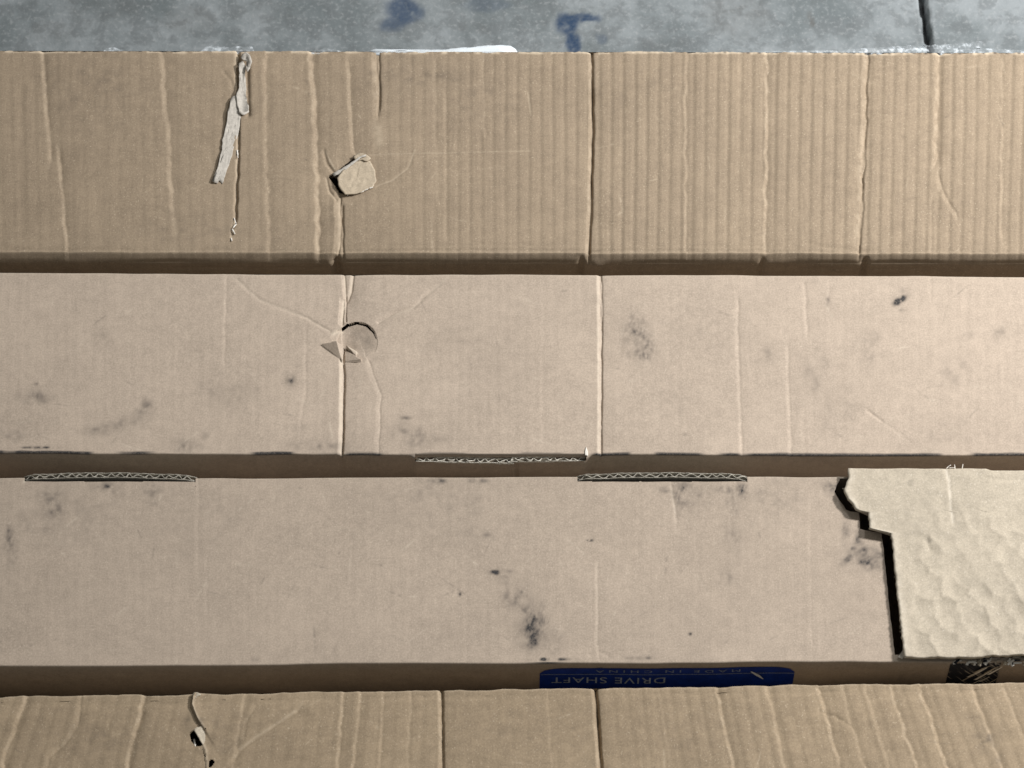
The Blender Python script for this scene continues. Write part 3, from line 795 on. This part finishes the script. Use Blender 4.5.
C([(671, 486), (673, 500), (675, 512), (677, 534)], .7, 2.2, 'b', wob=.8, taper=(0, .4)); C([(730, 490), (731, 540)], .22, 2.2, 'b'); C([(462, 490), (463, 560)], .1, 2, 'b'); C([(855, 540), (856, 600)], .2, 2.5, 'b')
C([(810, 500), (811, 640)], .15, 2.5, 'b'); C([(590, 655), (600, 652), (608, 655)], .4, 2.0, wob=.3)
h += 0.9 * np.exp(-(((PX - 897) / 5) ** 2 + ((PY - 655) / 4) ** 2))
grime = np.zeros(PX.shape); scuff = np.zeros(PX.shape)
SM(494, 572, 5.0, 2.4, 1.5, ang=.1); SM(505, 571, 8, 2, .35); SM(507, 580, 6, 4, .5); SM(512, 598, 7, 9, .55); SM(516, 603, 3.5, 3.5, .7); SM(521, 592, 3, 5, .5)
SM(533, 628, 9, 18, 1.0, ang=.05, streak=1); SM(532, 632, 12, 16, .62, streak=1); SM(541, 620, 5, 14, .6, streak=1); SM(524, 610, 14, 18, .30); SM(545, 640, 18, 14, .25, streak=1); SM(534, 640, 5, 8, 1.0)
SM(552, 659.3, 15, 1.6, 1.5); SM(548, 649, 16, 1.2, .4); SM(590, 540, 2.6, 1.1, 2.2); SM(690, 634, 1.6, 1.4, 1.6); SM(300, 488, 2, 1, .5)
SM(862, 553, 17, 9, .55); SM(868, 562, 13, 8, .6); SM(850, 560, 9, 7, .45); SM(878, 556, 7, 12, .6); SM(838, 486, 13, 9, .7); SM(846, 535, 5, 22, .3, streak=1); SM(858, 540, 9, 9, .35)
SM(725, 578, 9, 8, .32); SM(733, 520, 10, 30, .25, streak=1); SM(684, 495, 14, 16, .42, streak=1); SM(700, 500, 10, 14, .25); SM(742, 490, 5, 8, .6, streak=1); SM(665, 489, 8, 3, .5); SM(725, 490, 14, 4, .35)
SM(14, 555, 4, 7, .5); SM(10, 540, 8, 30, .30, streak=1); SM(52, 508, 13, 18, .34); SM(46, 500, 8, 10, .3); SM(108, 487, 16, 4, .55); SM(118, 492, 5, 6, .4); SM(150, 489, 14, 5, .38); SM(152, 500, 5, 8, .35)
SM(470, 520, 12, 34, .16, streak=1); SM(486, 535, 8, 6, .25); SM(477, 497, 10, 20, .14, streak=1); SM(437, 481, 9, 3, .5); SM(478, 481, 10, 2.5, .5); SM(381, 565, 1.4, 1.2, .6); SM(460, 594, 1.2, 2.0, .8)
SM(30, 645, 1.5, 1.2, .7); SM(640, 658, 12, 2, .5); SM(255, 660, 3, 2, .5); SM(60, 520, 60, 30, .12); SM(200, 520, 50, 30, .08); SM(430, 500, 60, 30, .10); SM(770, 500, 40, 24, .12)
for pts, a, wd in [([(671, 486), (675, 512)], .4, 1.0), ([(597, 560), (597, 640)], .2, 1.0), ([(24, 482), (26, 478)], .9, 1.2)]:
    d, s_, t_2 = poly_dist(PX, PY, pts)
    scuff = np.maximum(scuff, a * np.exp(-(d / wd) ** 2))
scuff = np.maximum(scuff, .3 * (1 - sstep(.3, 1.4, (1 - V) * 214)))
slot = (((PX > 24) & (PX < 196)) | ((PX > 577) & (PX < 747.5))) & (PY < 481.8)
slot |= ((np.abs(PX - 195.7) < .6) | (np.abs(PX - 747.3) < .6)) & (PY < 487)
scuff = np.maximum(scuff, WEAR['a']); scratches(grime, PX, PY, 60, 202, .34, (0, 880, 488, 655)); scratches(scuff, PX, PY, 60, 302, .5, (0, 880, 488, 655))
grid_mesh('top_panel', np.stack([X, Y, BH + h / 1000], -1), M_SMO3, box, keep=cellkeep_mid(slot), attrs={'grime': grime, 'scuff': scuff})
def tear_grime(p, d):
    return np.clip(.14 * fbm(p / 20, d / 8, 3, 3) + .9 * np.exp(-((p - 548) / 16) ** 2 - (d / 1.2) ** 2), 0, 1)
xf = axis(XL, XR, 0.012, [(px2x(-25), px2x(1050), 0.0009)])
front_grid(box, yf, np.interp(xf, xs, h[0]) * 0, xf, BEND, M_SMO3, dents=[(600, .4, 3), (905, .6, 4), (958, .8, 3)], grimef=tear_grime, seed=35)
shell(box, yf, yb, M_SMO3, back=False)
# back wall with its flute ends showing in the two slots
bx = axis(XL, XR, 0.02, []); BXg, BZ = np.meshgrid(bx, np.array([0.002, .06, .12, BH - .002]))
grid_mesh('back_panel', np.stack([BXg, yb(BXg) + .0006, BZ], -1), M_SMO3, box, attrs={'grime': BXg * 0, 'scuff': BXg * 0}, flip=True)
ends = lambda t: -3.2 * (max(0, .05 - t) + max(0, t - .95)) / .05 + .5 * math.sin(t * 31) * math.sin(t * 9)
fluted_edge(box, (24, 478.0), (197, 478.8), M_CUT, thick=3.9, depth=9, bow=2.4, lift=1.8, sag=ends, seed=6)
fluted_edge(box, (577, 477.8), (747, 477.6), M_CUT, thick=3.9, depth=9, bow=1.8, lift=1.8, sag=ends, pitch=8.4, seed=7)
# what is left of the lid along the walls beside the opening
lx = axis(px2x(893, 655), XR, 0.0011, [(px2x(1060), XR, .02)])
LX, LV = np.meshgrid(lx, np.linspace(0, 1, 6))
lp, _ = survey(LX, yf(LX))
lw = 0.0052 + 0.0022 * (fbm(lp / 6, lp * 0, 14, 3) - .5) - .003 * sstep(953, 962, lp)
lg = .25 + .9 * ((vnoise(lp / 2.2, LV * 3, 9) > .80) & (lp > 905) & (LV > .55)) + .5 * sstep(.55, .7, vnoise(lp / 5, LV * 2, 19)) * sstep(950, 960, lp)
grid_mesh('lid_remnant', np.stack([LX, yf(LX) + LV * lw, BH - .0002 + .0006 * LV + .0012 * (fbm(lp / 8, LV * 2, 44, 3) - .5) * LV], -1), M_SMO3, box, attrs={'grime': np.clip(lg * .8, 0, 1), 'scuff': .3 * (lp > 0)})
lx = axis(px2x(838, 478), XR, 0.0012, [(px2x(1060), XR, .02)])
LX, LV = np.meshgrid(lx, np.linspace(0, 1, 4))
grid_mesh('lid_remnant', np.stack([LX, yb(LX) - .0012 + LV * .0016, BH - LV * 0 - .0002], -1), M_SMO3, box, attrs={'grime': LX * 0, 'scuff': LX * 0 + .6})

# raised flap
FL = 8.0
fy = np.r_[np.linspace(468.5, 657.2, 150)]
fu = np.r_[np.linspace(0, .02, 6)[:-1], np.linspace(.02, .44, 170), np.linspace(.44, 1, 40)[1:]]
P = np.zeros((len(fy), len(fu), 3)); PXf = np.zeros((len(fy), len(fu))); PYf = PXf.copy()
rngf = np.random.RandomState(3)
for i, y in enumerate(fy):
    jig = 2.2 * (float(fbm(np.array([y / 2.6]), np.array([0.0]), 92, 3)[0]) - .5)
    xl = np.interp(y, EPY, EPX) + jig
    row = xl + (1500 - xl) * fu
    PXf[i] = row
    tt = (y - 468.5) / (657.2 - 468.5)
    top_y = 468.5 + 1.2 * (fbm(row / 24, row * 0, 4, 2) - .5) + 2.0 * sstep(985, 992, row) * 1.0
    bot_y = 657.0 + 1.8 * (fbm(row / 7, row * 0, 7, 3) - .5) - 2.0 * sstep(960, 1024, row)
    PYf[i] = top_y + (bot_y - top_y) * tt
hf = np.zeros(PXf.shape)
# dimples pressed into the board
rd = np.random.RandomState(12)
cells = []
for r_ in range(11):
    for c_i in range(14):
        cells.append((880 + 25 * c_i + (12 if r_ % 2 else 0) + rd.uniform(-6, 6), 488 + 17 * r_ + rd.uniform(-5, 5), rd.uniform(.35, 1.25), rd.uniform(-4, 4)))
wxf = PXf + 11 * (fbm(PXf / 20, PYf / 20, 5, 3) - .5); wyf = PYf + 11 * (fbm(PXf / 16, PYf / 16, 6, 3) - .5)
f1 = np.full(PXf.shape, 1e9); ca = np.zeros(PXf.shape)
for cx, cy, a, o in cells:
    dd = ((wxf - cx) / 1.0) ** 2 + ((wyf - cy) / 1.05) ** 2
    m_ = dd < f1
    f1 = np.where(m_, dd, f1); ca = np.where(m_, a, ca)
bowl = np.clip(np.sqrt(f1) / 13.0, 0, 1.15)
dimw = sstep(895, 935, PXf) * sstep(490, 530, PYf)
hf += 1.25 * ca * (bowl ** 2 - .5) * dimw
hf += 2.2 * (fbm(PXf / 30, PYf / 36, 27, 3) - .5) * (0.25 + .75 * sstep(500, 540, PYf)) + .5 * (fbm(PXf / 11, PYf / 13, 37, 2) - .5)
crease(hf, PXf, PYf, [(945, 466), (949, 480), (950, 495), (951, 508), (953, 522)], .8, 2.4, 'b', wob=1.2)
crease(hf, PXf, PYf, [(985, 478), (1000, 480), (1040, 479)], .6, 2.0, wob=.8)
crease(hf, PXf, PYf, [(927, 540), (930, 548)], .6, 2.2, wob=.4)
edgef = 1 - sstep(0, 10, PXf - np.interp(PYf, EPY, EPX))
hf += .25 * edgef ** 2
lift = (FL + hf) / 1000
gx, gy = plan(PXf, PYf, BH + FL / 1000)
fg = np.zeros(PXf.shape)
for cx, cy, rx, ry, a in [(911, 483, 3, 3, .4), (956, 526, 4, 4, .45), (928, 541, 3, 2, .4), (904, 549, 2, 2, .6), (930, 520, 40, 30, .12), (990, 600, 30, 30, .08)]:
    smudge(fg, PXf, PYf, cx, cy, rx, ry, a)
fs = np.clip(.6 * edgef * fbm(PXf / 5, PYf / 5, 3, 2), 0, 1)
d, s_, t_2 = poly_dist(PXf, PYf, [(945, 466), (949, 480), (950, 495), (951, 508), (953, 522)])
fs = np.maximum(fs, .6 * np.exp(-(d / 1.1) ** 2))
TP = np.stack([gx, gy, BH + lift], -1)
# wrap the sheet round its front and left rim so that the board has its thickness
def rim(T, dz, inn):
    Q = T.copy(); Q[..., 2] -= dz
    return Q
skirt = TP.copy()
W = np.concatenate([rim(TP[:1], .0095, 0), TP, rim(TP[-1:], .0030, 0)], 0)  # back row hangs deeper: added skirt that keeps light out of the opening
L0 = W[:, :1].copy(); L0[1:-1, :, 2] -= .0030
W = np.concatenate([L0, W], 1)
padv = lambda A: np.concatenate([A[:, :1], A], 1)
pada = lambda A: padv(np.concatenate([A[:1], A, A[-1:]], 0))
flap = grid_mesh('torn_lid_flap', W, M_IN, box, attrs={'grime': pada(fg), 'scuff': pada(fs)}, flip=True)
flap['label'] = 'torn raised piece of lid with dimpled pale inner face'
B = TP[::4, ::4].copy(); B[..., 2] -= .0030
grid_mesh('flap_underside', B, M_SMO3, flap, attrs={'grime': B[..., 0] * 0, 'scuff': B[..., 0] * 0})
for pts in [[(946, 469), (949, 466), (951, 465)], [(955, 469), (954.5, 464.5)], [(962, 469), (963, 464)], [(949, 468), (955, 467.5)]]:
    sliver('paper_fibre', box, pts, 1.1, M_FIBRE, FL - 2.5, FL - .5, 5)
for i in range(16):
    y = random.uniform(480, 650); x = float(np.interp(y, EPY, EPX))
    sliver('paper_fibre', box, [(x + 1.5, y), (x - random.uniform(.5, 2.2), y + random.uniform(-2.5, 2.5))], random.uniform(.5, 1.1), M_IN, FL - .4, FL - random.uniform(.5, 1.5), 3)
patch('torn_tuft', [(898, 657), (901, 653), (903, 649.5), (906, 649), (905.5, 655), (902, 659)], lambda x, y: 2.0, M_FIBRE, box, rings=4, jit=.4, bulge=1.5, seed=12)
# ragged white and black scraps along the torn rim
rs = random.Random(5)
for i in range(34):
    x = rs.uniform(954, 1040); y = rs.uniform(659, 664)
    L = rs.uniform(3, 9)
    sliver('torn_scrap', box, [(x, y + 2), (x + rs.uniform(-3, 5), y - L * .25), (x + rs.uniform(0, 9), y - L * .35)], rs.uniform(1.6, 3.8), (M_FIBRE, M_IN, M_INKB)[i % 3], rs.uniform(-1, .5), rs.uniform(.5, 2.5), 5)

# printed panels and lettering on the front wall
def fy_at(x): return float(yf(x)) - 0.0012
def front_sheet(name, px0, px1, d0, d1, mat, parent, proud, corner=(0, 0), nx=60, ny=16, ragged=0):
    x0, x1 = px2x(px0, 680), px2x(px1, 680)
    uu = np.linspace(0, 1, nx); P = np.zeros((ny, nx, 3))
    for j in range(ny):
        for i in range(nx):
            x = x0 + (x1 - x0) * uu[i]
            pxx = px0 + (px1 - px0) * uu[i]
            top = d0
            if corner[0] and (pxx - px0) < corner[0]: top = d0 + corner[1] * (1 - math.sqrt(max(0, 1 - (1 - (pxx - px0) / corner[0]) ** 2)))
            if corner[0] and (px1 - pxx) < corner[0]: top = d0 + corner[1] * (1 - math.sqrt(max(0, 1 - (1 - (px1 - pxx) / corner[0]) ** 2)))
            if ragged: top += ragged * math.sin(i * 2.3) * math.sin(i * .7 + 1)
            dd = top + (d1 - top) * j / (ny - 1)
            push = (float(fbm(np.array([pxx / 90.0]), np.array([dd / 40.0]), 35, 3)[0]) - .5) * 1.6 * float(sstep(2, 20, dd))
            P[j, i] = (x, fy_at(x) - push / 1000 - proud, BH - dd / 1000)
    return grid_mesh(name, P, mat, parent, flip=True)
lab = front_sheet('printed_label', 540, 797, 8.5, 62, M_BLUE, box, .0004, corner=(26, 9))
lab['label'] = 'blue printed panel reading DRIVE SHAFT upside down'
front_sheet('printed_line', 541, 797, 18.6, 19.5, M_INK2, lab, .0007, ny=2)
# scratch across the label
x0, x1 = px2x(753, 675), px2x(766, 675)
def lp_(x, d, w): return [(x - w, fy_at(x) - .0011, BH - d / 1000), (x + w, fy_at(x) - .0011, BH - d / 1000)]
py_mesh('label_scratch', lp_(x0, 15.5, .0008) + lp_((x0 + x1) / 2, 22.0, .0018) + lp_(x1, 29.5, .0005), [(0, 1, 3, 2), (2, 3, 5, 4)], M_SCR, lab)
def lettering(txt, px0, px1, dmid, hgt, mat, proud, name, spacing=1.0):
    cu = bpy.data.curves.new(name, 'FONT'); cu.body = txt; cu.align_x = 'LEFT'; cu.space_character = spacing
    cu.resolution_u = 4
    to = bpy.data.objects.new(name + '_src', cu); scene.collection.objects.link(to)
    dg = bpy.context.evaluated_depsgraph_get(); dg.update()
    me = bpy.data.meshes.new_from_object(to.evaluated_get(dg))
    bpy.data.objects.remove(to); bpy.data.curves.remove(cu)
    n = len(me.vertices); co = np.zeros(n * 3, np.float32); me.vertices.foreach_get('co', co); co = co.reshape(-1, 3)
    lo, hi = co.min(0), co.max(0)
    u = (co[:, 0] - lo[0]) / (hi[0] - lo[0]); v = (co[:, 1] - lo[1]) / (hi[1] - lo[1])
    x0, x1 = px2x(px0, 680), px2x(px1, 680)
    X = x1 - u * (x1 - x0)                        # turned through 180 degrees
    D = dmid - hgt / 2 + v * hgt
    pxx = px1 - u * (px1 - px0)
    push = (fbm(pxx / 90.0, D / 40.0, 35, 3) - .5) * 1.6 * sstep(2, 20, D)
    Yv = yf(X) - .0012 - push / 1000 - proud
    Zv = BH - D / 1000
    org = np.array(box.location)
    me.vertices.foreach_set('co', (np.stack([X, Yv, Zv], -1) - org).astype(np.float32).ravel()); me.update()
    o = link(name, me, mat, lab, smooth=False)
    return o
lettering('DRIVE SHAFT', 552, 667, 29.5, 10.5, M_INK, .0009, 'lettering', 1.1)
lettering('MADE IN CHINA', 596, 742, 13.2, 4.6, M_INK2, .0009, 'lettering', 1.6)
bp = front_sheet('black_print', 952, 1003, 2.0, 62, M_BLK, box, .0005, ragged=1.8)
for i in range(9):
    xa = px2x(rs.uniform(956, 996), 680); da = rs.uniform(16, 44); ln = rs.uniform(.006, .014); wd_ = rs.uniform(.0005, .0016)
    V4 = []
    for t in (0, .5, 1):
        xx = xa + ln * t + rs.uniform(-.0005, .0005); dd = da - ln * 1000 * 1.5 * t
        ww = wd_ * (1.2 - t * .8)
        for sg in (-1, 1):
            V4.append((xx + sg * ww, fy_at(xx) - .0016 - .0004 * t, BH - max(dd, 2.0) / 1000))
    py_mesh('scrape_mark', V4, [(0, 1, 3, 2), (2, 3, 5, 4)], M_IN if i % 2 else M_FIBRE, bp)
bp['label'] = 'black printed patch scraped by pale diagonal scratches'

# ================================================================== ribbed box in front
box = make_box('brown ribbed cardboard box with small split and slanting creases, pushed up against blue-labelled side')
yb = line_fn((0, 697), (1024, 682.5))
dy = 0.155
yf = lambda x: yb(x) - dy
box.location = (0, float(yf(0) + yb(0)) / 2, 0)
xs, vs, X, Y, V, PX, PY = top_grid(yf, yb, [(px2x(186), px2x(216), 0.00045), (px2x(590), px2x(606), 0.0005)], [(0.45, 1.0, 0.0035)], 155)
WEAR['a'] = np.zeros(PX.shape)
h = (fbm(PX / 150, PY / 90, 71, 3) - 0.5) * 2.6 * sstep(0, .1, V) * sstep(0, .12, 1 - V)
q = (PX - 470) / (1 + .00077 * (PY - 690))
amp = 0.85 * (0.10 + .05 * sstep(300, 0, PX) + .05 * sstep(560, 700, PX)) * (0.5 + 1.0 * fbm(q / 45, PY / 90, 73, 3)) * (1 - .6 * sstep(430, 450, PX) * sstep(600, 590, PX))
ph = (q + 2.0 * (fbm(q / 60, PY / 60, 77, 3) - .5)) / 14.5
h += amp * np.sin(2 * np.pi * ph) + .3 * amp * np.sin(4 * np.pi * ph + .8)
h += .10 * (fbm(PX / 13, PY / 9, 79, 3) - .5)
def fan(px, dpx=0): return [(px, 688), (px + (px - 470) * .0308, 728), (px + (px - 470) * .0616 + dpx, 768), (px + (px - 470) * .11 + dpx * 1.5, 830)]
C(fan(30), 1.0, 4.0, 'a', wob=1.5); C([(82, 695), (76, 725), (64, 745), (48, 757), (40, 790)], 1.2, 3.6, 'b', wob=1.4); C(fan(147), 1.5, 4.0, 'a', wob=1.3)
C(fan(247), .5, 3.5, 'a'); C(fan(345), .8, 3.0, 'a', wob=1.2); C(fan(361), .7, 3.0, 'a', wob=1.2); C(fan(385), .5, 3.0, 'a'); C(fan(412), .5, 3.0, 'a')
C([(306, 702), (296, 712), (278, 724), (256, 738), (240, 750), (225, 770)], 1.15, 3.0, 'b', wob=1.2, taper=(.15, 0)); C([(256, 706), (248, 716), (243, 738)], .55, 2.6, 'b', wob=1.0); C([(420, 735), (400, 752), (380, 768)], .5, 3, 'b', wob=1)
C([(440.5, 684), (441, 720), (441.5, 780), (442, 840)], 2.6, 2.6, 'b', wob=.4)
C([(594, 682), (596, 710), (600, 768), (604, 830)], 3.2, 2.8, 'b', wob=.4)
C([(442, 684), (442.5, 720), (443, 780), (443.5, 840)], 2.0, 1.0, 'v', wob=.4); C([(595.5, 682), (597.5, 710), (601.5, 768), (605.5, 830)], 3.2, 1.4, 'v', wob=.4)
C(fan(719), 1.3, 4.0, 'a', wob=1.5); C(fan(768), .7, 4.0, 'a', wob=1.4); C(fan(820), 1.2, 4.2, 'a', wob=1.5); C(fan(842), .4, 3.5, 'a', wob=1.4); C(fan(866), .5, 4, 'a'); C(fan(892), 1.1, 4.0, 'a', wob=1.4); C(fan(921), 1.5, 4.2, 'a', wob=1.5); C(fan(972), .8, 3.5, 'a', wob=1.5); C(fan(1004), .7, 3.5, 'a')
C(fan(660), .35, 3.5, 'a'); C(fan(548), .25, 3, 'a'); C([(820, 712), (835, 716), (850, 726)], .4, 2, wob=.6)
C([(0, 704), (200, 703), (440, 697), (700, 694), (1024, 690)], .2, 2.2, wob=2, seed=8)
# the split
C([(197, 690), (193, 698), (192, 706), (196, 717), (203, 728)], 2.4, 9.0, 's', wob=.5)
C([(202, 742), (205, 752), (206, 760), (206, 775), (200, 800)], 1.4, 6.0, 's', wob=.5, taper=(.2, 0))
hole = in_poly(PX, PY, [(189.5, 735), (193, 731.5), (197, 731), (204, 744), (201, 747), (196, 747), (191, 741)]) | in_poly(PX, PY, [(208, 763), (210.5, 760), (214, 759.5), (215, 762.5), (212.5, 767.5), (208.5, 768)])
hole |= in_poly(PX, PY, [(203, 754), (204, 753.5), (206.5, 757), (206, 759)]) | ((PX - 206) ** 2 + (PY - 730) ** 2 < 1.1)
grime = np.zeros(PX.shape); scuff = np.zeros(PX.shape)
SM(985, 740, 12, 14, .22); SM(975, 718, 14, 8, .15); SM(1000, 756, 10, 10, .2); SM(230, 735, 40, 30, .10); SM(100, 740, 60, 30, .10); SM(520, 730, 60, 25, .08); SM(680, 735, 50, 25, .08); SM(195, 725, 12, 10, .3)
for pts, a, wd in [([(194, 698), (193, 706), (197, 717), (204, 728)], .6, 1.2), ([(203, 742), (206, 752), (207, 768)], .6, 1.6), ([(296, 711), (278, 723), (256, 737), (240, 749)], .35, 1.4)]:
    d, s_, t_2 = poly_dist(PX, PY, pts)
    scuff = np.maximum(scuff, a * np.exp(-(d / wd) ** 2) * np.clip(.45 + 1.1 * fbm(PX / 4, PY / 4, 22, 2), 0, 1))
scuff = np.maximum(scuff, .35 * (1 - sstep(.3, 1.8, (1 - V) * 186)))
Yr = Y + np.where(V > 0.97, (fbm(PX / 22, PX * 0, 55, 3) - .5) * .0022, 0)
scuff = np.maximum(scuff, WEAR['a']); scratches(grime, PX, PY, 16, 203, .34, (0, 1024, 700, 790)); scratches(scuff, PX, PY, 16, 303, .5, (0, 1024, 700, 790))
grid_mesh('top_panel', np.stack([X, Yr, BH + h / 1000], -1), M_RIB2, box, keep=cellkeep_mid(hole), attrs={'grime': grime, 'scuff': scuff})
front_grid(box, yf, h[0][::4], xs[::4], BEND, M_RIB2, dents=[(442, 1.5, 3), (604, 1.5, 3)], seed=45)
shell(box, yf, yb, M_RIB2)
patch('split_flap', [(193.5, 729.5), (197, 727), (202, 726.5), (206, 729), (207, 735), (206.5, 742), (203.5, 746), (201, 742), (197.5, 736)], lambda x, y: .8 + 2.4 * float(sstep(207, 194, x)), M_IN, box, rings=5, jit=.3, bulge=.8, seed=3)
patch('torn_tuft', [(192, 694.5), (194, 692.5), (198, 692.5), (201, 694.5), (198, 696), (196, 698), (194, 696.5)], lambda x, y: 2.4, M_IN, box, rings=4, jit=.3, bulge=1.2, seed=4)
sliver('paper_fibre', box, [(194, 739), (195.5, 748)], 2.6, M_FIBRE, -2, .6, 6)
